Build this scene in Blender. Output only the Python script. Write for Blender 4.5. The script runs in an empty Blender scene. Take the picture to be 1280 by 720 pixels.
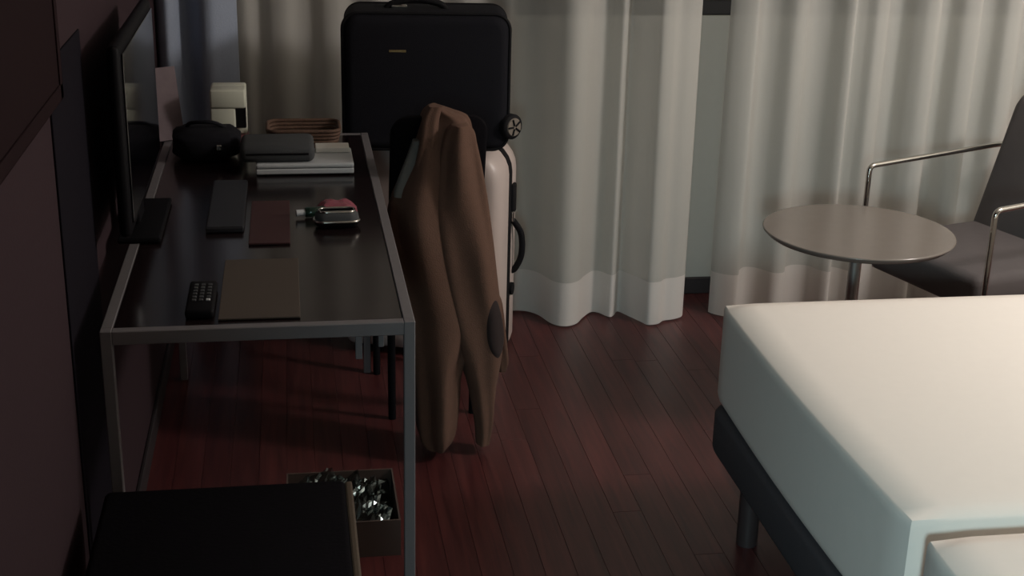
import bpy, bmesh, math, random
from mathutils import Vector, Matrix, noise

random.seed(7)
S = bpy.context.scene
COL = S.collection
PI = math.pi

# ------------------------------------------------------------------ camera
F_PX, CAM_H = 1724.65, 1.65
pitch, yaw, roll = (math.radians(a) for a in (19.467, 9.381, -1.4015))
cp, sp, cy, sy, cr, sr = (math.cos(pitch), math.sin(pitch), math.cos(yaw), math.sin(yaw), math.cos(roll), math.sin(roll))
fwd = Vector((sy*cp, cy*cp, -sp))
rgt = Vector((cy, -sy, 0))
dwn = fwd.cross(rgt)
r2 = cr*rgt + sr*dwn
d2 = -sr*rgt + cr*dwn
cam_data = bpy.data.cameras.new('camera')
cam_data.sensor_width = 36.0
cam_data.lens = F_PX*36.0/1280.0
cam_data.clip_start = 0.05
cam = bpy.data.objects.new('camera', cam_data)
COL.objects.link(cam)
cam.matrix_world = Matrix(((r2.x, -d2.x, -fwd.x, 0), (r2.y, -d2.y, -fwd.y, 0), (r2.z, -d2.z, -fwd.z, CAM_H), (0, 0, 0, 1)))
S.camera = cam

# ------------------------------------------------------------------ world, lights, exposure
w = bpy.data.worlds.new('night')
S.world = w
w.use_nodes = True
w.node_tree.nodes['Background'].inputs[0].default_value = (0.55, 0.6, 0.8, 1)
w.node_tree.nodes['Background'].inputs[1].default_value = 0.01

def lamp(name, kind, loc, power, color, size=0.2, aim=None, spread=None):
    d = bpy.data.lights.new(name, kind)
    d.energy = power
    d.color = color
    if kind == 'AREA':
        d.shape = 'DISK'
        d.size = size
        if spread: d.spread = spread
    else:
        d.shadow_soft_size = size
    o = bpy.data.objects.new(name, d)
    COL.objects.link(o)
    o.location = loc
    if aim is not None:
        o.rotation_euler = (Vector(aim)-Vector(loc)).to_track_quat('-Z', 'Y').to_euler()
    return o

lamp('bedside_lamp_light', 'POINT', (2.75, 2.55, 2.0), 90, (1.0, 0.925, 0.875), 0.18)
lamp('cool_fill', 'AREA', (-0.25, -1.0, 1.55), 5.4, (0.66, 0.94, 1.0), 0.4, (1.35, 1.85, 0.40), math.radians(55))  # added cool fill behind the camera, aimed at the bed, no real fixture

S.view_settings.view_transform = 'Standard'
S.view_settings.look = 'None'
S.view_settings.exposure = 0.0
S.view_settings.gamma = 1.0
S.view_settings.use_curve_mapping = False

# ------------------------------------------------------------------ materials
def s2l(c):
    c = c/255.0
    return c/12.92 if c <= 0.04045 else ((c+0.055)/1.055)**2.4

def rgb(r, g, b):
    return (s2l(r), s2l(g), s2l(b), 1.0)

def mat(name, color, rough=0.6, metal=0.0, var=0.12, scale=30.0, bump=0.0, bscale=200.0, spec=0.5, stretch=(1, 1, 1), coat=0.0, sheen=0.0, trans=0.0):
    m = bpy.data.materials.new(name)
    m.use_nodes = True
    nt = m.node_tree
    b = nt.nodes['Principled BSDF']
    b.inputs['Roughness'].default_value = rough
    b.inputs['Metallic'].default_value = metal
    b.inputs['Specular IOR Level'].default_value = spec
    b.inputs['Coat Weight'].default_value = coat
    b.inputs['Sheen Weight'].default_value = sheen
    b.inputs['Transmission Weight'].default_value = trans
    tc = nt.nodes.new('ShaderNodeTexCoord')
    mp = nt.nodes.new('ShaderNodeMapping')
    mp.inputs['Scale'].default_value = stretch
    nt.links.new(tc.outputs['Object'], mp.inputs[0])
    n = nt.nodes.new('ShaderNodeTexNoise')
    n.inputs['Scale'].default_value = scale
    n.inputs['Detail'].default_value = 4
    nt.links.new(mp.outputs[0], n.inputs['Vector'])
    mx = nt.nodes.new('ShaderNodeMix')
    mx.data_type = 'RGBA'
    mx.inputs[6].default_value = tuple(c*(1-var) for c in color[:3])+(1,)
    mx.inputs[7].default_value = tuple(min(1, c*(1+var)) for c in color[:3])+(1,)
    nt.links.new(n.outputs[0], mx.inputs[0])
    nt.links.new(mx.outputs[2], b.inputs['Base Color'])
    if bump:
        n2 = nt.nodes.new('ShaderNodeTexNoise')
        n2.inputs['Scale'].default_value = bscale
        nt.links.new(mp.outputs[0], n2.inputs['Vector'])
        bp = nt.nodes.new('ShaderNodeBump')
        bp.inputs['Strength'].default_value = bump
        bp.inputs['Distance'].default_value = 0.004
        nt.links.new(n2.outputs[0], bp.inputs['Height'])
        nt.links.new(bp.outputs[0], b.inputs['Normal'])
    return m

def sheer_mat(name, color, see, thin):
    m = bpy.data.materials.new(name)
    m.use_nodes = True
    nt = m.node_tree
    nt.nodes.remove(nt.nodes['Principled BSDF'])
    out = nt.nodes['Material Output']
    df = nt.nodes.new('ShaderNodeBsdfDiffuse')
    tl = nt.nodes.new('ShaderNodeBsdfTranslucent')
    tr = nt.nodes.new('ShaderNodeBsdfTransparent')
    tc = nt.nodes.new('ShaderNodeTexCoord')
    mp = nt.nodes.new('ShaderNodeMapping')
    mp.inputs['Scale'].default_value = (900, 900, 90)
    n = nt.nodes.new('ShaderNodeTexNoise')
    n.inputs['Scale'].default_value = 1.0
    mx = nt.nodes.new('ShaderNodeMix')
    mx.data_type = 'RGBA'
    mx.inputs[6].default_value = tuple(c*0.93 for c in color[:3])+(1,)
    mx.inputs[7].default_value = color
    nt.links.new(tc.outputs['Object'], mp.inputs[0])
    nt.links.new(mp.outputs[0], n.inputs['Vector'])
    nt.links.new(n.outputs[0], mx.inputs[0])
    nt.links.new(mx.outputs[2], df.inputs[0])
    nt.links.new(mx.outputs[2], tl.inputs[0])
    a = nt.nodes.new('ShaderNodeMixShader')
    a.inputs[0].default_value = thin
    nt.links.new(df.outputs[0], a.inputs[1])
    nt.links.new(tl.outputs[0], a.inputs[2])
    b = nt.nodes.new('ShaderNodeMixShader')
    b.inputs[0].default_value = see
    nt.links.new(a.outputs[0], b.inputs[1])
    nt.links.new(tr.outputs[0], b.inputs[2])
    nt.links.new(b.outputs[0], out.inputs[0])
    return m

def plank_mat():
    m = bpy.data.materials.new('red_brown_wood')
    m.use_nodes = True
    nt = m.node_tree
    b = nt.nodes['Principled BSDF']
    b.inputs['Roughness'].default_value = 0.36
    b.inputs['Specular IOR Level'].default_value = 0.6
    tc = nt.nodes.new('ShaderNodeTexCoord')
    oi = nt.nodes.new('ShaderNodeObjectInfo')
    add = nt.nodes.new('ShaderNodeVectorMath')
    add.operation = 'MULTIPLY_ADD'
    add.inputs[1].default_value = (1, 1, 1)
    sc = nt.nodes.new('ShaderNodeVectorMath')
    sc.operation = 'SCALE'
    sc.inputs[0].default_value = (17, 31, 5)
    nt.links.new(oi.outputs['Random'], sc.inputs['Scale'])
    nt.links.new(tc.outputs['Object'], add.inputs[0])
    nt.links.new(sc.outputs[0], add.inputs[2])
    mp = nt.nodes.new('ShaderNodeMapping')
    mp.inputs['Scale'].default_value = (38, 2.2, 10)
    nt.links.new(add.outputs[0], mp.inputs[0])
    n = nt.nodes.new('ShaderNodeTexNoise')
    n.inputs['Scale'].default_value = 1.6
    n.inputs['Detail'].default_value = 6
    n.inputs['Distortion'].default_value = 0.6
    nt.links.new(mp.outputs[0], n.inputs['Vector'])
    cr_ = nt.nodes.new('ShaderNodeValToRGB')
    cr_.color_ramp.elements[0].position = 0.3
    cr_.color_ramp.elements[0].color = rgb(64, 29, 31)
    cr_.color_ramp.elements[1].position = 0.75
    cr_.color_ramp.elements[1].color = rgb(98, 50, 48)
    nt.links.new(n.outputs[0], cr_.inputs[0])
    hs = nt.nodes.new('ShaderNodeHueSaturation')
    ma = nt.nodes.new('ShaderNodeMapRange')
    ma.inputs[3].default_value = 0.82
    ma.inputs[4].default_value = 1.12
    nt.links.new(oi.outputs['Random'], ma.inputs[0])
    nt.links.new(ma.outputs[0], hs.inputs['Value'])
    nt.links.new(cr_.outputs[0], hs.inputs['Color'])
    nt.links.new(hs.outputs[0], b.inputs['Base Color'])
    return m

M = dict(
    wall=mat('brown_wallpaper', rgb(60, 47, 51), 0.9, spec=0.1, var=0.06, scale=60, bump=0.1),
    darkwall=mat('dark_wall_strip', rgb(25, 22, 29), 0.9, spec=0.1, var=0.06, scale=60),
    backwall=mat('pale_plaster', rgb(188, 187, 180), 0.9, var=0.03),
    white=mat('ceiling_paint', rgb(205, 200, 192), 0.9, var=0.02),
    plank=plank_mat(),
    under=mat('dark_subfloor', rgb(40, 26, 25), 0.8),
    base=mat('dark_skirting', rgb(46, 40, 42), 0.6),
    winframe=mat('dark_window_frame', rgb(44, 42, 44), 0.5),
    sheer=sheer_mat('white_sheer_voile', rgb(226, 224, 218), 0.20, 0.35),
    hem=sheer_mat('white_voile_hem', rgb(236, 231, 226), 0.03, 0.25),
    blackout=mat('blue_grey_blackout', rgb(160, 170, 188), 0.9, var=0.06, scale=120, bump=0.2),
    panel=mat('dark_red_wood', rgb(32, 17, 20), 0.8, spec=0.1, var=0.15, stretch=(1, 8, 1)),
    desktop=mat('dark_glossy_desktop', rgb(30, 21, 22), 0.18, var=0.1, stretch=(20, 1.5, 1), scale=3, spec=0.5),
    metal=mat('grey_painted_metal', rgb(122, 118, 120), 0.5, 0.2, var=0.04),
    chrome=mat('chrome', rgb(200, 198, 192), 0.16, 1.0, var=0.02),
    brushed=mat('brushed_steel', rgb(178, 176, 172), 0.4, 0.8, var=0.03),
    hub=mat('grey_hub', rgb(128, 118, 108), 0.6, 0.1, var=0.2),
    black=mat('black_plastic', rgb(13, 12, 16), 0.6, spec=0.15, var=0.05),
    screen=mat('dark_glass_screen', rgb(10, 10, 14), 0.08, var=0.02, spec=0.5),
    nylon=mat('black_nylon', rgb(24, 24, 30), 0.85, spec=0.2, var=0.1, scale=200, bump=0.25, bscale=700),
    rubber=mat('black_rubber', rgb(22, 21, 24), 0.75, spec=0.2),
    shell=mat('white_polycarbonate', rgb(205, 190, 184), 0.35, var=0.03),
    gold=mat('brass', rgb(150, 125, 85), 0.4, 0.8),
    jacket=mat('brown_corduroy', rgb(96, 70, 57), 0.95, var=0.12, scale=60, bump=0.3, bscale=350, sheen=0.0),
    patch=mat('dark_suede', rgb(42, 31, 30), 0.95, var=0.1),
    lining=mat('grey_lining', rgb(104, 104, 100), 0.7, var=0.05),
    leather=mat('black_leather', rgb(14, 12, 16), 0.85, var=0.06, bump=0.2, bscale=120, spec=0.08),
    benchwood=mat('olive_brown_wood', rgb(82, 70, 58), 0.6, var=0.15, stretch=(1, 6, 1)),
    sheet=mat('white_bed_sheet', rgb(236, 230, 222), 0.9, var=0.015, scale=40, bump=0.12, bscale=25),
    bedbase=mat('charcoal_upholstery', rgb(62, 58, 62), 0.9, var=0.08, bump=0.15),
    bedleg=mat('dark_leg', rgb(58, 48, 48), 0.5),
    tabletop=mat('grey_brown_laminate', rgb(120, 111, 104), 0.18, var=0.05, spec=0.7),
    armchair=mat('dark_grey_upholstery', rgb(88, 82, 82), 0.9, var=0.08, bump=0.2, bscale=400),
    card=mat('brown_card', rgb(78, 68, 60), 0.8, var=0.04),
    redcard=mat('dark_red_cover', rgb(62, 30, 32), 0.6, var=0.06),
    bluecard=mat('dark_blue_leatherette', rgb(30, 31, 37), 0.5, var=0.06),
    silver=mat('pale_silver', rgb(196, 200, 202), 0.4, 0.1, var=0.03),
    paper=mat('white_paper', rgb(215, 212, 205), 0.8, var=0.03),
    dimstrip=mat('pale_strip', rgb(118, 104, 108), 0.8, var=0.25, scale=25),
    whiteplastic=mat('white_plastic', rgb(212, 214, 198), 0.45, var=0.02),
    greydark=mat('grey_pouch', rgb(64, 66, 68), 0.8, var=0.08, bump=0.2),
    brownwicker=mat('brown_wicker', rgb(94, 70, 56), 0.8, var=0.3, scale=90, bump=0.5, bscale=120),
    pink=mat('pink_wrapper', rgb(150, 84, 96), 0.3, var=0.25, scale=60),
    greenglass=mat('green_glass', rgb(60, 90, 76), 0.1, var=0.1, trans=0.7),
    cardboard=mat('cardboard', rgb(84, 70, 64), 0.85, var=0.06),
)

def plastic_film():
    m = bpy.data.materials.new('clear_plastic_film')
    m.use_nodes = True
    nt = m.node_tree
    nt.nodes.remove(nt.nodes['Principled BSDF'])
    gl = nt.nodes.new('ShaderNodeBsdfGlossy')
    gl.inputs['Roughness'].default_value = 0.12
    gl.inputs[0].default_value = (0.45, 0.55, 0.55, 1)
    tr = nt.nodes.new('ShaderNodeBsdfTransparent')
    tr.inputs[0].default_value = (0.75, 0.8, 0.8, 1)
    mx = nt.nodes.new('ShaderNodeMixShader')
    mx.inputs[0].default_value = 0.22
    nt.links.new(tr.outputs[0], mx.inputs[1])
    nt.links.new(gl.outputs[0], mx.inputs[2])
    nt.links.new(mx.outputs[0], nt.nodes['Material Output'].inputs[0])
    return m
M['film'] = plastic_film()

def glass_pane():
    m = bpy.data.materials.new('window_glass')
    m.use_nodes = True
    b = m.node_tree.nodes['Principled BSDF']
    b.inputs['Base Color'].default_value = (0.9, 0.95, 0.95, 1)
    b.inputs['Roughness'].default_value = 0.03
    b.inputs['Transmission Weight'].default_value = 1.0
    b.inputs['IOR'].default_value = 1.45
    return m
M['glass'] = glass_pane()

# ------------------------------------------------------------------ mesh helpers
def link(name, bm, m, parent=None, smooth=False, loc=None):
    me = bpy.data.meshes.new(name)
    bmesh.ops.recalc_face_normals(bm, faces=bm.faces[:])
    bm.to_mesh(me)
    bm.free()
    me.materials.append(m)
    if smooth:
        for p in me.polygons: p.use_smooth = True
        try: me.set_sharp_from_angle(angle=math.radians(50))
        except Exception: pass
    o = bpy.data.objects.new(name, me)
    COL.objects.link(o)
    if parent: o.parent = parent
    if loc: o.location = loc
    return o

def box(bm, x0, x1, y0, y1, z0, z1, bev=0.0, seg=2):
    b2 = bmesh.new()
    bmesh.ops.create_cube(b2, size=1.0)
    for v in b2.verts:
        v.co = Vector(((x0+x1)/2 + v.co.x*(x1-x0), (y0+y1)/2 + v.co.y*(y1-y0), (z0+z1)/2 + v.co.z*(z1-z0)))
    if bev:
        bmesh.ops.bevel(b2, geom=b2.edges[:], offset=bev, segments=seg, profile=0.5, affect='EDGES')
    merge(bm, b2)
    return bm

def merge(bm, b2, mtx=None):
    me = bpy.data.meshes.new('tmp')
    b2.to_mesh(me)
    b2.free()
    if mtx is not None: me.transform(mtx)
    bm.from_mesh(me)
    bpy.data.meshes.remove(me)

def bx(x0, x1, y0, y1, z0, z1, bev=0.0, seg=2):
    return box(bmesh.new(), x0, x1, y0, y1, z0, z1, bev, seg)

def ring_loft(bm, rings, cap=True):
    vs = [[bm.verts.new(p) for p in r] for r in rings]
    n = len(rings[0])
    for a, b in zip(vs, vs[1:]):
        for i in range(n):
            j = (i+1) % n
            bm.faces.new((a[i], a[j], b[j], b[i]))
    if cap:
        bm.faces.new(vs[0][::-1])
        bm.faces.new(vs[-1])
    return bm

def tube(pts, r, n=12, cap=True, bm=None):
    bm = bm or bmesh.new()
    pts = [Vector(p) for p in pts]
    rr = r if isinstance(r, (list, tuple)) else [r]*len(pts)
    rings = []
    up = None
    for i, p in enumerate(pts):
        t = (pts[min(i+1, len(pts)-1)] - pts[max(i-1, 0)]).normalized()
        if up is None:
            up = t.orthogonal().normalized()
        else:
            up = (up - t*up.dot(t)).normalized()
        s = t.cross(up)
        rings.append([p + (up*math.cos(2*PI*k/n) + s*math.sin(2*PI*k/n))*rr[i] for k in range(n)])
    return ring_loft(bm, rings, cap)

def smooth_path(pts, per=6):
    pts = [Vector(p) for p in pts]
    out = []
    for i in range(len(pts)-1):
        p0, p1, p2, p3 = pts[max(i-1, 0)], pts[i], pts[i+1], pts[min(i+2, len(pts)-1)]
        for k in range(per):
            t = k/per
            out.append(0.5*((2*p1) + (p2-p0)*t + (2*p0-5*p1+4*p2-p3)*t*t + (3*p1-p0-3*p2+p3)*t**3))
    out.append(pts[-1])
    return out

def fillet(pts, r, n=5):
    pts = [Vector(p) for p in pts]
    out = [pts[0]]
    for a, b, c in zip(pts, pts[1:], pts[2:]):
        u, v = (a-b).normalized(), (c-b).normalized()
        p, q = b+u*r, b+v*r
        for k in range(n+1):
            t = k/n
            out.append((1-t)**2*p + 2*t*(1-t)*b + t*t*q)
    out.append(pts[-1])
    return out

def lathe(prof, n=48):
    bm = bmesh.new()
    rings = [[Vector((r*math.cos(2*PI*k/n), r*math.sin(2*PI*k/n), z)) for k in range(n)] for r, z in prof]
    return ring_loft(bm, rings)

def rrect(wd, ht, r, n=6, rb=None):
    """rounded rectangle outline in xz, centred"""
    out = []
    for cx_, cz_, a0 in ((1, 1, 0), (-1, 1, 90), (-1, -1, 180), (1, -1, 270)):
        r = r if cz_ > 0 or rb is None else rb
        for k in range(n+1):
            a = math.radians(a0 + 90*k/n)
            out.append((cx_*(wd/2-r) + r*math.cos(a), cz_*(ht/2-r) + r*math.sin(a)))
    return out

def soft_case(wd, ht, r, ys, ins, z0=0.0, rb=None):
    """loft of rounded rectangles along y, bottom at z0"""
    bm = bmesh.new()
    rings = []
    for y, i in zip(ys, ins):
        rings.append([Vector((x, y, z+ht/2+z0)) for x, z in rrect(wd-2*i, ht-2*i, max(r-i*0.6, 0.006), 6, rb)])
    return ring_loft(bm, rings)

def tag(o, label=None, cat=None, group=None, kind=None):
    if label: o['label'] = label
    if cat: o['category'] = cat
    if group: o['group'] = group
    if kind: o['kind'] = kind
    return o

def thing(name, label, cat, loc=(0, 0, 0), rz=0.0, group=None):
    o = bpy.data.objects.new(name, None)
    o.empty_display_size = 0.1
    COL.objects.link(o)
    o.location = loc
    o.rotation_euler = (0, 0, rz)
    return tag(o, label, cat, group)

def struct(name, bm, m, parent=None, smooth=False):
    o = link(name, bm, m, parent, smooth)
    if parent is None: o['kind'] = 'structure'
    return o

# ------------------------------------------------------------------ the setting
XL, XR, YB, YF, ZC = -0.40, 3.70, 4.50, -1.30, 2.55
floor = struct('floor', bx(XL-0.1, XR+0.1, YF-0.1, YB+0.1, -0.1, -0.014), M['under'])
PW = 0.072
plank_meshes = {}
random.seed(11)
col = 0
x = XL
while x < XR:
    y = YF - random.uniform(0, 1.1)
    while y < YB:
        ln = random.choice((1.5, 1.8, 2.1))
        y0, y1 = max(y, YF), min(y+ln, YB)
        if y1-y0 > 0.02:
            key = round(y1-y0, 3)
            if key not in plank_meshes:
                o = link('plank', bx(0.0004, min(PW, XR-x)-0.0003, 0.0003, key-0.0003, -0.014, 0.0, 0.0004, 1), M['plank'], floor)
                plank_meshes[key] = o.data
            else:
                o = bpy.data.objects.new('plank', plank_meshes[key])
                COL.objects.link(o)
                o.parent = floor
            o.location = (x, y0, 0)
        y += ln
    x += PW
struct('ceiling', bx(XL-0.1, XR+0.1, YF-0.1, YB+0.1, ZC, ZC+0.1), M['white'])
struct('wall_left', bx(XL-0.1, XL, YF, YB, -0.014, ZC), M['wall'])
struct('wall_right', bx(XR, XR+0.1, YF, YB, -0.014, ZC), M['backwall'])
struct('wall_front', bx(XL-0.1, XR+0.1, YF-0.1, YF, -0.014, ZC), M['backwall'])
WX0, WX1, WZ0, WZ1 = 0.45, 2.70, 0.985, 2.20
bm = bmesh.new()
box(bm, XL-0.1, WX0, YB, YB+0.1, -0.014, ZC)
box(bm, WX1, XR+0.1, YB, YB+0.1, -0.014, ZC)
box(bm, WX0, WX1, YB, YB+0.1, -0.014, WZ0)
box(bm, WX0, WX1, YB, YB+0.1, WZ1, ZC)
struct('wall_back', bm, M['backwall'])
win = struct('window_1', bx(WX0, WX1, YB+0.03, YB+0.036, WZ0, WZ1), M['glass'])
bm = bmesh.new()
for a in ((WX0, WX1, WZ0, WZ0+0.05), (WX0, WX1, WZ1-0.05, WZ1), (WX0, WX0+0.05, WZ0, WZ1), (WX1-0.05, WX1, WZ0, WZ1), (1.55, 1.60, WZ0, WZ1)):
    box(bm, a[0], a[1], YB+0.01, YB+0.06, a[2], a[3], 0.004, 1)
link('window_frame', bm, M['winframe'], win)
struct('baseboard_back', bx(XL, XR, YB-0.015, YB, 0, 0.06, 0.003, 1), M['base'])
struct('baseboard_left', bx(XL, XL+0.012, YF, YB-0.016, 0, 0.06, 0.003, 1), M['base'])

struct('dark_strip_1', bx(XL, XL+0.004, 2.36, 2.74, 0.06, 1.22, 0.001, 1), M['darkwall'])  # thin dark strip laid over the left wall beside the desk

# dark panel hung high on the left wall
p = thing('wall_panel', 'dark reddish wooden panel hung high on the left wall', 'panel', (XL+0.008, 1.36, 1.185))
link('board', bx(0.0, 0.030, -0.85, 0.91, 0.0, 0.95, 0.003, 1), M['panel'], p)
bm = bmesh.new()
for a in ((-0.85, 0.91, 0.0, 0.025), (-0.85, 0.91, 0.925, 0.95), (-0.85, -0.825, 0.0, 0.95), (0.885, 0.91, 0.0, 0.95)):
    box(bm, 0.030, 0.032, a[0], a[1], a[2], a[3], 0.002, 1)
link('edge_frame', bm, M['panel'], p)

# ------------------------------------------------------------------ curtains
ZT = 2.48
def sheet(path, z0, z1, rows, flat=0.35, off=0.0, sway=0.0):
    """cloth sheet following a plan path; folds calm down a little with height"""
    pts = smooth_path([(a, b, 0) for a, b in path], 8)
    my = sum(p.y for p in pts)/len(pts)
    bm = bmesh.new()
    grid = []
    for j in range(rows+1):
        z = z0 + (z1-z0)*j/rows
        k = 1.0 - flat*min(1.0, z/ZT)
        row = []
        for i, p in enumerate(pts):
            wob = 0.006*noise.noise(Vector((p.x*7, z*1.3, 3.1)))
            row.append(bm.verts.new((p.x + 0.5*wob + sway*z, my + (p.y-my)*k + wob - off, z)))
        grid.append(row)
    for a, b in zip(grid, grid[1:]):
        for i in range(len(a)-1):
            bm.faces.new((a[i], a[i+1], b[i+1], b[i]))
    return bm

left_path = [(-0.17, 4.41), (-0.13, 4.40), (-0.09, 4.43), (-0.05, 4.40), (-0.01, 4.395), (0.03, 4.425), (0.07, 4.43), (0.11, 4.40), (0.15, 4.40), (0.20, 4.43),
             (0.27, 4.40), (0.34, 4.43), (0.41, 4.40), (0.48, 4.43), (0.55, 4.40), (0.62, 4.42), (0.68, 4.37), (0.71, 4.36), (0.762, 4.352), (0.801, 4.310), (0.835, 4.222),
             (0.875, 4.195), (0.916, 4.215), (0.95, 4.27), (0.987, 4.318), (1.013, 4.312), (1.032, 4.280), (1.046, 4.268), (1.062, 4.285), (1.082, 4.317), (1.109, 4.268),
             (1.136, 4.215), (1.154, 4.182), (1.19, 4.188), (1.216, 4.215), (1.253, 4.225), (1.285, 4.245), (1.297, 4.265)]
right_path = [(1.393, 4.285), (1.405, 4.262), (1.44, 4.235), (1.472, 4.232), (1.487, 4.275), (1.52, 4.315), (1.56, 4.30), (1.60, 4.245), (1.64, 4.25), (1.66, 4.30),
              (1.70, 4.325), (1.745, 4.305), (1.775, 4.245), (1.80, 4.235), (1.815, 4.285), (1.845, 4.27), (1.875, 4.235), (1.915, 4.25), (1.935, 4.315), (1.99, 4.335), (2.02, 4.27),
              (2.05, 4.235), (2.09, 4.24), (2.11, 4.31), (2.15, 4.32), (2.18, 4.25), (2.23, 4.24), (2.25, 4.295), (2.29, 4.285), (2.32, 4.225), (2.37, 4.23), (2.39, 4.30), (2.44, 4.31),
              (2.48, 4.24), (2.53, 4.24), (2.56, 4.31), (2.62, 4.30), (2.66, 4.24), (2.72, 4.25), (2.76, 4.31), (2.82, 4.30), (2.86, 4.24), (2.92, 4.25), (2.98, 4.30)]
for path, lab in ((left_path, 'long white sheer curtain hanging behind the stacked suitcases'), (right_path, 'long white sheer curtain hanging behind the round table and armchair')):
    c = link('sheer_curtain', sheet(path, 0.155, ZT, 24), M['sheer'], None, True)
    tag(c, lab, 'curtain', 'floor length sheer curtains')
    link('hem', sheet(path, 0.006, 0.156, 4), M['hem'], c, True)
drape_path = [(-0.40, 4.33), (-0.385, 4.29), (-0.36, 4.27), (-0.335, 4.30), (-0.315, 4.345), (-0.29, 4.33), (-0.265, 4.275), (-0.235, 4.26), (-0.205, 4.28), (-0.18, 4.31), (-0.165, 4.335), (-0.157, 4.35), (-0.16, 4.37)]
tag(link('blackout_drape', sheet(drape_path, 0.006, ZT, 16), M['blackout'], None, True), 'dark blue grey blackout drape gathered in the left corner', 'curtain')
bm = tube([(XL, 4.37, ZT+0.02), (XR, 4.37, ZT+0.02)], 0.012)
rail = link('curtain_rail', bm, M['metal'], None, True)
tag(rail, 'grey curtain rail under the ceiling above the curtains', 'rail')

# ------------------------------------------------------------------ beds
def make_bed(y0, y1, label):
    X0, X1 = 0.985, 2.98
    t = thing('twin_bed', label, 'bed', (X0, y0, 0), 0, 'pair of twin beds')
    L, W = X1-X0, y1-y0
    bm = bx(0, L, 0, W, 0.30, 0.55, 0.0)
    bmesh.ops.subdivide_edges(bm, edges=bm.edges[:], cuts=24, use_grid_fill=True)
    # round the box with an inward rounding radius and a faint belly
    R = 0.022
    for v in bm.verts:
        c = Vector((min(max(v.co.x, R), L-R), min(max(v.co.y, R), W-R), min(max(v.co.z, 0.30+R), 0.55-R)))
        d = v.co - c
        if d.length > 1e-6: v.co = c + d.normalized()*R if d.length > R else v.co
        v.co.x += -0.012*math.sin(PI*min(max(v.co.y/W, 0), 1))*(1 if v.co.x < 0.1 else 0)
    o = link('mattress', bm, M['sheet'], t, True)
    rings = []
    for z, i in ((0.195, 0.012), (0.20, 0.003), (0.21, 0.0), (0.29, 0.0), (0.298, 0.004), (0.302, 0.014)):
        rings.append([Vector((a+L/2-0.01, b+W/2, z)) for a, b in rrect(L+0.02-2*i, W-2*i, 0.09, 8)])
    link('bed_base', ring_loft(bmesh.new(), rings), M['bedbase'], t, True)
    for lx in (0.05, L-0.06):
        for ly in (W-0.175, 0.175):
            link('leg', tube([(lx, ly, 0.0), (lx, ly, 0.196)], 0.025, 20), M['bedleg'], t, True)
    return t
make_bed(1.885, 2.935, 'white bed nearest the window, with charcoal base and dark legs')
make_bed(0.80, 1.835, 'white bed whose corner shows at the bottom right edge')

# ------------------------------------------------------------------ round side table
t = thing('side_table', 'round grey brown side table in front of the armchair', 'table', (1.54, 3.46, 0))
link('table_top', lathe([(0.0005, 0.528), (0.235, 0.528), (0.250, 0.533), (0.262, 0.545), (0.262, 0.5475), (0.2605, 0.5495), (0.259, 0.55), (0.257, 0.55), (0.15, 0.55), (0.0005, 0.55)], 72), M['tabletop'], t, True)
link('column', tube([(0, 0, 0.012), (0, 0, 0.528)], 0.016, 20), M['brushed'], t, True)
link('foot_plate', lathe([(0.0005, 0), (0.19, 0), (0.193, 0.004), (0.19, 0.010), (0.03, 0.014), (0.0005, 0.014)], 48), M['chrome'], t, True)

# ------------------------------------------------------------------ armchair
t = thing('armchair', 'dark grey armchair with thin chrome arms by the curtains', 'armchair', (1.811, 3.615, 0), math.radians(-73))
bm = bx(-0.235, 0.235, 0.0, 0.56, 0.31, 0.42, 0.03, 3)
link('seat', bm, M['armchair'], t, True)
def recline(y, z): return (y + (z-0.40)*0.30, z)
rings = []
for s, ins in ((0.0, 0.03), (0.012, 0.012), (0.03, 0.0), (0.06, 0.0), (0.078, 0.012), (0.09, 0.03)):
    ring = []
    for a, b in rrect(0.47-2*ins, 0.53-2*ins, max(0.05-ins*0.6, 0.01), 6):
        z = 0.30+0.265+b
        yy, zz = recline(0.40+s, z)
        ring.append(Vector((a, yy, zz)))
    rings.append(ring)
link('backrest', ring_loft(bmesh.new(), rings), M['armchair'], t, True)
for sx in (-1, 1):
    X = sx*0.262
    link('arm', tube(fillet([(X, 0.0, 0.0), (X, 0.0, 0.625), (X, 0.66, 0.655), (X, 0.72, 0.0)], 0.02), 0.0085, 12), M['chrome'], t, True)
for yy in (0.06, 0.62):
    link('crossbar', tube([(-0.262, yy if yy < .1 else 0.705, 0.30 if yy < .1 else 0.22), (0.262, yy if yy < .1 else 0.705, 0.30 if yy < .1 else 0.22)], 0.008, 10), M['chrome'], t, True)

# ------------------------------------------------------------------ desk
DX0, DX1, DY0, DY1, DZ = -0.351, 0.213, 2.372, 3.90, 0.74
t = thing('desk', 'long dark desk with grey metal frame along the left wall', 'desk', (DX0, DY0, 0))
W, L = DX1-DX0, DY1-DY0
T = 0.021
link('desktop', bx(T+0.001, W-T-0.001, T+0.001, L-T-0.001, DZ-0.022, DZ-0.001, 0.001, 1), M['desktop'], t)
for nm, a in (('front_rail', (T, W-T, 0, T, DZ-0.026, DZ)), ('back_rail', (T, W-T, L-T, L, DZ-0.026, DZ)), ('side_rail', (0, T, T, L-T, DZ-0.026, DZ)), ('side_rail', (W-T, W, T, L-T, DZ-0.026, DZ))):
    link(nm, bx(*a, 0.0015, 1), M['metal'], t)
for lx in (0, W-T):
    for ly in (0, L-T):
        link('leg', bx(lx, lx+T, ly, ly+T, 0, DZ+0.0005, 0.0015, 1), M['metal'], t)
bm = bmesh.new()
box(bm, 0.455, 0.468, 0.035, 0.048, DZ-0.085, DZ-0.022, 0.001, 1)
box(bm, 0.468, 0.482, 0.035, 0.048, DZ-0.040, DZ-0.022, 0.001, 1)
box(bm, 0.498, 0.508, 0.035, 0.048, DZ-0.062, DZ-0.022, 0.001, 1)
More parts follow.
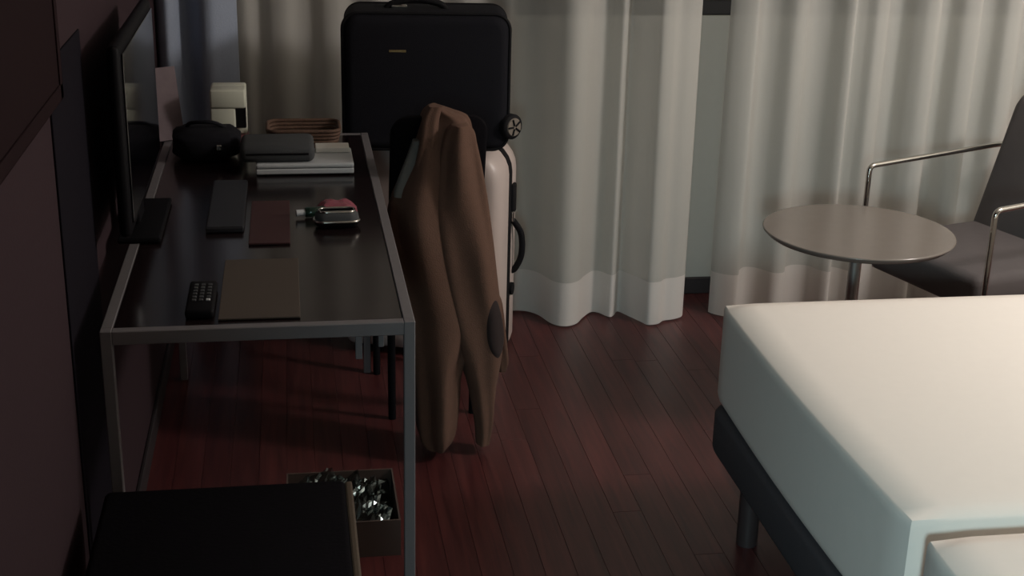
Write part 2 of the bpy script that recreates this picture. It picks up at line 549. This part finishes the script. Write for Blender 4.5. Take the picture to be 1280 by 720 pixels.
link('bracket', bm, M['metal'], t)
DT = DZ

# ------------------------------------------------------------------ television
t = thing('television', 'black flat television standing on the desk against the left wall', 'television', (-0.345, 3.01, DT))
link('casing', bx(-0.004, 0.022, -0.29, 0.38, 0.065, 0.45, 0.012, 3), M['black'], t, True)
link('screen', bx(0.0225, 0.026, -0.268, 0.358, 0.092, 0.43, 0.001, 1), M['screen'], t)
link('neck', bx(-0.010, 0.008, -0.01, 0.09, 0.010, 0.068, 0.004, 2), M['black'], t)
link('stand', bx(-0.03, 0.06, -0.12, 0.2, 0.0, 0.012, 0.004, 2), M['black'], t)

# ------------------------------------------------------------------ things on the desk
tag(link('card', bx(-0.145, 0.004, 2.41, 2.755, DT, DT+0.004, 0.001, 1), M['card']), 'flat brown card at the near end of the dark desk', 'card')
t = thing('remote_control', 'black remote control lying left of the brown card', 'remote', (-0.205, 2.42, DT))
link('body', bx(0, 0.052, 0, 0.17, 0, 0.018, 0.006, 3), M['black'], t, True)
for k in range(6):
    for q in range(3):
        link('button', bx(0.010+q*0.013, 0.018+q*0.013, 0.05+k*0.017, 0.059+k*0.017, 0.0175, 0.0205, 0.001, 1), M['greydark'] if (k, q) != (0, 2) else M['silver'], t)  # the one pale button is a glint put into the colour
t = thing('folder', 'dark blue grey folder lying in front of the television', 'folder', (-0.195, 2.955, DT))
link('cover', bx(0, 0.082, 0, 0.40, 0, 0.012, 0.002, 1), M['bluecard'], t)
link('pages', bx(0.004, 0.079, 0.003, 0.397, 0.0121, 0.0135), M['bluecard'], t)
tag(link('booklet', bx(-0.100, -0.012, 2.86, 3.19, DT, DT+0.005, 0.001, 1), M['redcard']), 'dark red booklet lying beside the dark blue folder', 'booklet')
t = thing('laptop', 'pale silver closed laptop lying under a dark grey pouch', 'laptop', (-0.094, 3.435, DT))
link('base', bx(0, 0.246, 0, 0.17, 0.003, 0.017, 0.003, 2), M['silver'], t)
link('lid', bx(0, 0.246, 0, 0.17, 0.0185, 0.030, 0.004, 2), M['silver'], t)
link('hinge', bx(0.03, 0.216, 0.168, 0.176, 0.008, 0.022, 0.002, 1), M['black'], t)
for a, b in ((0.02, 0.02), (0.226, 0.02), (0.02, 0.15), (0.226, 0.15)):
    link('foot', bx(a-0.008, a+0.008, b-0.008, b+0.008, 0.0, 0.004), M['rubber'], t)
t = thing('pouch', 'dark grey pouch lying on the pale laptop', 'pouch', (-0.133, 3.445, DT+0.030))
link('body', bx(0, 0.187, 0.0, 0.15, 0, 0.045, 0.016, 3), M['greydark'], t, True)
link('zip', bx(0.015, 0.172, -0.002, 0.002, 0.021, 0.026, 0.001, 1), M['black'], t)
tag(link('paper_stack', bx(0.058, 0.145, 3.545, 3.600, DT+0.031, DT+0.044, 0.001, 1), M['paper']), 'small pale paper block lying on the back of the laptop', 'paper')
t = thing('basket', 'small brown wicker tray at the far end of the desk', 'basket', (-0.06, 3.73, DT))
bm = bmesh.new()
for k in range(5):
    pts = [Vector((a+0.09, b+0.065, 0.006+k*0.010)) for a, b in rrect(0.18+0.004*k, 0.13+0.004*k, 0.03, 5)]
    tube(pts+[pts[0]], 0.0052, 8, False, bm)
link('rim', bm, M['brownwicker'], t, True)
link('bottom', bx(0.008, 0.172, 0.008, 0.122, 0.0, 0.006), M['brownwicker'], t)
tag(link('pen', tube([(-0.125, 3.86, DT+0.005), (-0.085, 3.70, DT+0.005), (-0.0835, 3.694, DT+0.005)], [0.0045, 0.0045, 0.0015], 10), M['silver'], None, True), 'thin pale pen beside the brown wicker tray', 'pen')

t = thing('appliance', 'small white boxy appliance with a dark recess by the drape', 'appliance', (-0.172, 3.835, DT))
bm = bmesh.new()
box(bm, -0.048, 0.048, 0.012, 0.062, 0.012, 0.150, 0.006, 2)
box(bm, -0.048, 0.048, -0.050, 0.014, 0.098, 0.150, 0.006, 2)
box(bm, -0.048, 0.018, -0.046, 0.014, 0.012, 0.100, 0.004, 2)
link('body', bm, M['whiteplastic'], t, True)
link('recess', bx(0.017, 0.046, -0.01, 0.0115, 0.035, 0.0975, 0.002, 1), M['black'], t)
link('base', bx(-0.05, 0.05, -0.058, 0.064, 0, 0.012, 0.004, 2), M['pink'], t)
t = thing('wash_bag', 'black soft bag in front of the white appliance', 'bag', (-0.225, 3.64, DT))
bm = bmesh.new()
bmesh.ops.create_uvsphere(bm, u_segments=28, v_segments=16, radius=1)
for v in bm.verts:
    c = v.co.copy()
    c = Vector(tuple(math.copysign(abs(a)**0.6, a) for a in c))
    k = 1+0.12*noise.noise(v.co*2.5)
    v.co = Vector((c.x*0.088*k, c.y*0.075*k, max(0.0, 0.042+c.z*0.042*k)))
link('body', bm, M['nylon'], t, True)
link('handle', tube(smooth_path([(-0.05, 0, 0.08), (-0.035, -0.02, 0.098), (0.02, -0.03, 0.1), (0.05, 0, 0.08)]), 0.005, 8), M['nylon'], t, True)
link('buckle', bx(0.028, 0.042, -0.077, -0.070, 0.035, 0.05, 0.002, 1), M['chrome'], t)
bm = bx(-0.008, 0.008, -0.05, 0.05, 0, 0.20, 0.001, 1)  # narrow pale slab, tilted, standing just past the television
o = link('strip', bm, M['dimstrip'], None)
o.location = (-0.343, 3.83, DT+0.001)
o.rotation_euler = (0, math.radians(-13), math.radians(-62))
tag(o, 'pale narrow leaflet standing up just past the television', 'strip')

t = thing('spectacle_case', 'dark rounded case with a bright metal rim near the desk edge', 'case', (0.092, 2.99, DT), math.radians(2))
bm = bmesh.new()
rings = []
for z, i in ((0.0, 0.008), (0.006, 0.001), (0.014, 0.0)):
    rings.append([Vector((a, b, z)) for a, b in rrect(0.098-2*i, 0.055-2*i, 0.022, 6)])
link('body', ring_loft(bm, rings), M['black'], t, True)
rings = []
for z, i in ((0.018, 0.0), (0.028, 0.001), (0.036, 0.007), (0.038, 0.013)):
    rings.append([Vector((a, b, z)) for a, b in rrect(0.098-2*i, 0.055-2*i, 0.022, 6)])
link('lid', ring_loft(bmesh.new(), rings), M['greydark'], t, True)
pts = [Vector((a, b, 0.016)) for a, b in rrect(0.099, 0.056, 0.022, 6)]
link('rim', tube(pts+[pts[0]], 0.0036, 8, False), M['chrome'], t, True)
pts = [Vector((a, b, 0.0365)) for a, b in rrect(0.078, 0.036, 0.015, 6)]
link('lid_rim', tube(pts+[pts[0]], 0.0032, 8, False), M['chrome'], t, True)
t = thing('sweet_packet', 'shiny pink packet behind the dark rounded case', 'packet', (0.095, 3.10, DT))
bm = bmesh.new()
bmesh.ops.create_grid(bm, x_segments=16, y_segments=10, size=1)
for v in bm.verts:
    a, b = v.co.x, v.co.y
    k = (1-a**4)*(1-b**4)
    v.co = Vector((a*0.048, b*0.033, 0.004+0.022*k*(1+0.5*noise.noise(Vector((a*3, b*3, 1))))))
bmesh.ops.solidify(bm, geom=bm.faces[:], thickness=0.003)
link('wrapper', bm, M['pink'], t, True)
link('seal', bx(-0.056, -0.047, -0.033, 0.033, 0.001, 0.004), M['silver'], t)
t = thing('bottle', 'tiny green bottle lying left of the pink packet', 'bottle', (0.022, 3.06, DT), math.radians(12))
link('body', tube([(0.0, 0, 0.012), (0.003, 0, 0.012), (0.045, 0, 0.012), (0.052, 0, 0.012), (0.056, 0, 0.012)], [0.009, 0.0118, 0.0118, 0.008, 0.005], 16), M['greenglass'], t, True)
link('cap', tube([(-0.020, 0, 0.012), (0.0, 0, 0.012)], 0.0078, 16), M['silver'], t, True)

# ------------------------------------------------------------------ luggage bench at the bottom left
t = thing('luggage_bench', 'low bench with black leather top at the end of the desk', 'bench', (-0.357, 1.55, 0))
W, L = 0.447, 0.775
link('cushion', bx(0, W-0.012, 0, L, 0.36, 0.45, 0.012, 3), M['leather'], t, True)
link('side_board', bx(W-0.014, W, 0.004, L-0.002, 0.33, 0.446, 0.004, 2), M['benchwood'], t)
link('frame', bx(0.005, W-0.016, 0.005, L-0.005, 0.31, 0.362, 0.003, 1), M['benchwood'], t)
for lx in (0.008, W-0.045):
    for ly in (0.01, L-0.047):
        link('leg', bx(lx, lx+0.036, ly, ly+0.036, 0, 0.312, 0.003, 1), M['benchwood'], t)

# ------------------------------------------------------------------ box and plastic bag under the desk
t = thing('cardboard_box', 'shallow open cardboard box on the floor under the desk', 'box', (-0.04, 2.80, 0))
W, L, H = 0.258, 0.26, 0.092
link('bottom', bx(0, W, 0, L, 0, 0.004), M['cardboard'], t)
for a in ((0, W, 0, 0.004), (0, W, L-0.004, L), (0, 0.004, 0.0042, L-0.0042), (W-0.004, W, 0.0042, L-0.0042)):
    link('side', bx(a[0], a[1], a[2], a[3], 0.0041, H), M['cardboard'], t)
bm = bmesh.new()
bmesh.ops.create_grid(bm, x_segments=34, y_segments=34, size=1)
for v in bm.verts:
    a, b = v.co.x, v.co.y
    e = max(abs(a), abs(b))
    n = noise.fractal(Vector((a*2.4, b*2.4, 5)), 0.8, 2.2, 4)
    v.co = Vector((a*0.118 + (0.012*n if e < .98 else 0), b*0.122 + (0.010*n if e < .98 else 0), 0.060 + 0.045*(1-e**3) + 0.05*n*(1-e**4)))
    v.co.z = max(v.co.z, 0.01)
o = link('plastic_bag', bm, M['film'], None)
o.location = (0.089, 2.93, 0)
tag(o, 'crumpled clear plastic bag stuffed in the cardboard box', 'bag')

# ------------------------------------------------------------------ white suitcase
t = thing('white_suitcase', 'large white hard shell suitcase standing under the black case', 'suitcase', (0.417, 4.10, 0), math.radians(-22))
SW, SH, ST = 0.50, 0.668, 0.26
def shell(s):
    ys = [s*0.0165, s*0.05, s*0.095, s*0.117, s*0.127, s*ST/2]
    return soft_case(SW, SH, 0.095, ys, [0.0, 0.0, 0.004, 0.014, 0.028, 0.05], 0.012, 0.022)
fs = link('front_shell', shell(-1), M['shell'], t, True)
link('back_shell', shell(1), M['shell'], t, True)
link('zip_band', soft_case(SW+0.004, SH+0.004, 0.096, [-0.018, -0.0165, 0.0165, 0.018], [0.004, 0, 0, 0.004], 0.010, 0.024), M['rubber'], t, True)
for k in range(5):
    xx = -0.16+k*0.08
    link('groove', bx(xx-0.004, xx+0.004, -ST/2-0.002, -ST/2+0.004, 0.11, 0.58, 0.002, 1), M['shell'], fs)
X = SW/2
link('lock', bx(X-0.004, X+0.010, 0.012, 0.052, 0.452, 0.545, 0.006, 2), M['rubber'], t, True)
link('lock_buckle', bx(X-0.002, X+0.012, 0.006, 0.016, 0.428, 0.462, 0.003, 2), M['chrome'], t)
link('handle', tube(smooth_path([(X-0.002, 0.02, 0.435), (X+0.012, 0.035, 0.415), (X+0.028, 0.05, 0.375), (X+0.028, 0.055, 0.31), (X+0.010, 0.055, 0.265), (X-0.004, 0.055, 0.255)]), 0.010, 12), M['rubber'], t, True)
link('button', tube([(X-0.004, 0.028, 0.205), (X+0.010, 0.028, 0.205)], 0.020, 20), M['rubber'], t, True)
for sx in (-1, 1):
    for s in (-1, 1):
        bm = tube([(sx*0.19-0.014, s*0.07, 0.014), (sx*0.19+0.014, s*0.07, 0.014)], 0.0138, 18)
        link('wheel', bm, M['rubber'], t, True)

# ------------------------------------------------------------------ black suitcase lying on its side on top
BZ = 0.685
t = thing('black_suitcase', 'black fabric trolley case lying sideways on the white suitcase', 'suitcase', (0.392, 4.015, BZ), math.radians(-5))
BW, BH = 0.478, 0.395
link('body', soft_case(BW, BH, 0.045, [-0.125, -0.122, -0.108, -0.09, 0.07, 0.09, 0.10], [0.03, 0.016, 0.004, 0.0, 0.0, 0.006, 0.02]), M['nylon'], t, True)
for yy in (-0.108, 0.085):
    pts = [Vector((a, yy, b+BH/2)) for a, b in rrect(BW-0.004, BH-0.004, 0.045, 8)]
    link('piping', tube(pts+[pts[0]], 0.005, 8, False), M['rubber'], t, True)
link('badge', bx(-0.106, -0.058, -0.1270, -0.1235, 0.286, 0.293, 0.001, 1), M['gold'], t)
hd = link('handle', tube(smooth_path([(-0.115, -0.01, BH-0.004), (-0.095, -0.01, BH+0.012), (-0.03, -0.01, BH+0.024), (0.035, -0.01, BH+0.014), (0.06, -0.01, BH-0.004)]), 0.010, 12), M['rubber'], t, True)
link('handle_mount', bx(-0.10, -0.055, -0.026, 0.004, BH-0.006, BH+0.008, 0.003, 1), M['chrome'], hd)
P, A = Vector((BW/2-0.004, -0.098, 0.072)), Vector((0.62, -0.78, 0))
wl = link('wheel', tube([P-A*0.004, P, P+A*0.024, P+A*0.030], [0.030, 0.037, 0.037, 0.031], 28), M['rubber'], t, True)
link('hub', tube([P+A*0.026, P+A*0.033], [0.029, 0.025], 24), M['hub'], wl, True)
B = A.cross(Vector((0, 0, 1)))
bm = bmesh.new()
for k in range(5):
    a = 2*PI*k/5
    D = B*math.cos(a)+Vector((0, 0, 1))*math.sin(a)
    tube([P+A*0.034+D*0.005, P+A*0.034+D*0.024], 0.003, 6, True, bm)
link('spoke', bm, M['rubber'], wl, True)

# ------------------------------------------------------------------ desk chair
t = thing('desk_chair', 'black desk chair tucked under the desk, mostly hidden by the jacket', 'chair', (0.356, 3.725, 0), math.radians(184))
link('seat', bx(-0.13, 0.13, -0.18, 0.18, 0.42, 0.47, 0.018, 3), M['leather'], t, True)
rings = []
for y, i in ((0.185, 0.012), (0.19, 0.003), (0.20, 0.0), (0.212, 0.003), (0.217, 0.012)):
    rings.append([Vector((a, y + 0.06*(b+0.17)/0.34, b+0.725)) for a, b in rrect(0.255-2*i, 0.32-2*i, 0.05, 6)])
link('backrest', ring_loft(bmesh.new(), rings), M['leather'], t, True)
for sx in (-1, 1):
    link('leg', tube([(sx*0.115, -0.155, 0.0), (sx*0.115, -0.155, 0.425)], 0.011, 12), M['black'], t, True)
    link('leg', tube(smooth_path([(sx*0.115, 0.17, 0.0), (sx*0.115, 0.175, 0.45), (sx*0.095, 0.19, 0.60), (sx*0.095, 0.205, 0.70)]), 0.011, 12), M['black'], t, True)

# ------------------------------------------------------------------ jacket
body_rows = [(0.911, 0.345, 0.374, 3.46), (0.899, 0.331, 0.407, 3.458), (0.883, 0.324, 0.444, 3.455), (0.854, 0.318, 0.456, 3.451), (0.824, 0.311, 0.46, 3.446), (0.774, 0.294, 0.466, 3.438), (0.672, 0.243, 0.48, 3.421), (0.569, 0.237, 0.494, 3.405), (0.464, 0.243, 0.502, 3.388), (0.38, 0.263, 0.499, 3.375), (0.306, 0.283, 0.456, 3.363), (0.231, 0.294, 0.422, 3.352), (0.145, 0.299, 0.414, 3.339), (0.068, 0.302, 0.405, 3.327), (0.035, 0.315, 0.394, 3.322), (0.02, 0.336, 0.377, 3.32)]
sleeve_rows = [(0.877, 0.396, 0.438, 3.44), (0.861, 0.382, 0.454, 3.438), (0.833, 0.372, 0.46, 3.436), (0.775, 0.361, 0.471, 3.43), (0.671, 0.35, 0.488, 3.42), (0.566, 0.356, 0.503, 3.409), (0.458, 0.37, 0.516, 3.399), (0.349, 0.393, 0.53, 3.389), (0.283, 0.412, 0.53, 3.383), (0.227, 0.427, 0.522, 3.378), (0.171, 0.442, 0.513, 3.373), (0.08, 0.457, 0.505, 3.365), (0.028, 0.46, 0.495, 3.36)]
lapel_rows = [(0.92, 0.34, 0.375, 3.41), (0.886, 0.324, 0.366, 3.406), (0.826, 0.315, 0.36, 3.399), (0.755, 0.3, 0.347, 3.391), (0.704, 0.293, 0.326, 3.385)]
hang_rows = [(0.386, 0.508, 0.539, 3.5), (0.348, 0.516, 0.554, 3.508), (0.245, 0.53, 0.57, 3.528), (0.166, 0.543, 0.581, 3.544), (0.135, 0.551, 0.574, 3.55)]

def interp(rows, s):
    """smooth row at parameter s in 0..len-1"""
    i = min(int(s), len(rows)-2)
    t_ = s-i
    g = lambda k: rows[min(max(k, 0), len(rows)-1)]
    return tuple(0.5*((2*p1)+(p2-p0)*t_+(2*p0-5*p1+4*p2-p3)*t_*t_+(3*p1-p0-3*p2+p3)*t_**3) for p0, p1, p2, p3 in zip(g(i-1), g(i), g(i+1), g(i+2)))

def cloth_pt(rows, s, th, depth, seed, push=0.0, amp=1.0):
    z, xl, xr, yc = interp(rows, s)
    hw = (xr-xl)/2
    dd = depth(s/(len(rows)-1))
    c, sn = math.cos(th), math.sin(th)
    p = 0.85
    ux, uy = math.copysign(abs(c)**p, c), math.copysign(abs(sn)**p, sn)
    fold = 0.011*math.sin(5*th + seed + 2.2*z*3) + 0.018*noise.noise(Vector((math.cos(th)*1.6+seed, math.sin(th)*1.6, z*4.5)))
    fold *= amp*min(1, hw/0.05)
    return Vector(((xl+xr)/2 + ux*(hw+push*1.0) + 0.3*fold*c, yc + uy*(dd+push+fold), z))

def cloth(rows, depth, seed, n=64, per=5, amp=1.0):
    m = (len(rows)-1)*per
    rings = [[cloth_pt(rows, (len(rows)-1)*j/m, 2*PI*k/n, depth, seed, 0.0, amp) for k in range(n)] for j in range(m+1)]
    return ring_loft(bmesh.new(), rings)

t = thing('jacket', 'brown corduroy jacket with dark elbow patch hung over the chair', 'jacket', (0.38, 3.37, 0))
OFF = Vector((-0.38, -3.37, 0))
def jlink(name, bm, m, parent=t):
    bmesh.ops.translate(bm, verts=bm.verts[:], vec=OFF)
    return link(name, bm, m, parent, True)
bdepth = lambda u: 0.030+0.045*min(1, u*3) if u < 0.85 else 0.075-0.2*(u-0.85)
sdepth = lambda u: 0.035+0.022*math.sin(PI*min(1, u*1.05))
jlink('body', cloth(body_rows, bdepth, 1.0), M['jacket'])
def shifted(rows, dy): return [(a, b, c, d+dy) for a, b, c, d in rows]
srows = shifted(sleeve_rows, -0.042)
sl = jlink('sleeve', cloth(srows, sdepth, 4.2, 48, 5, 0.6), M['jacket'])
jlink('collar', cloth(lapel_rows, lambda u: 0.014, 2.0, 32, 5, 0.4), M['jacket'])
jlink('lining', cloth([(0.829, 0.3, 0.342, 3.43), (0.789, 0.285, 0.338, 3.424), (0.748, 0.268, 0.329, 3.419), (0.708, 0.253, 0.312, 3.413), (0.688, 0.25, 0.279, 3.41)], lambda u: 0.02, 3.0, 24, 4, 0.4), M['lining'])
jlink('cuff_sleeve', cloth(hang_rows, lambda u: 0.022, 5.0, 24, 4, 0.4), M['jacket'])
# elbow patch that follows the sleeve surface
bm = bmesh.new()
rings = []
NR, NA = 8, 40
cen = bm.verts.new(cloth_pt(srows, 7.2, -0.75, sdepth, 4.2, 0.003, 0.6))
prev = None
for i in range(1, NR+1):
    r = i/NR
    row = [bm.verts.new(cloth_pt(srows, 7.2 + 0.95*r*math.sin(2*PI*k/NA), -0.75 + 0.6*r*math.cos(2*PI*k/NA), sdepth, 4.2, 0.003 if i < NR else 0.0, 0.6)) for k in range(NA)]
    for k in range(NA):
        j = (k+1) % NA
        if prev is None: bm.faces.new((cen, row[k], row[j]))
        else: bm.faces.new((prev[k], row[k], row[j], prev[j]))
    prev = row
bmesh.ops.translate(bm, verts=bm.verts[:], vec=OFF)
o = link('elbow_patch', bm, M['patch'], sl, True)
o['label'] = 'dark oval elbow patch'
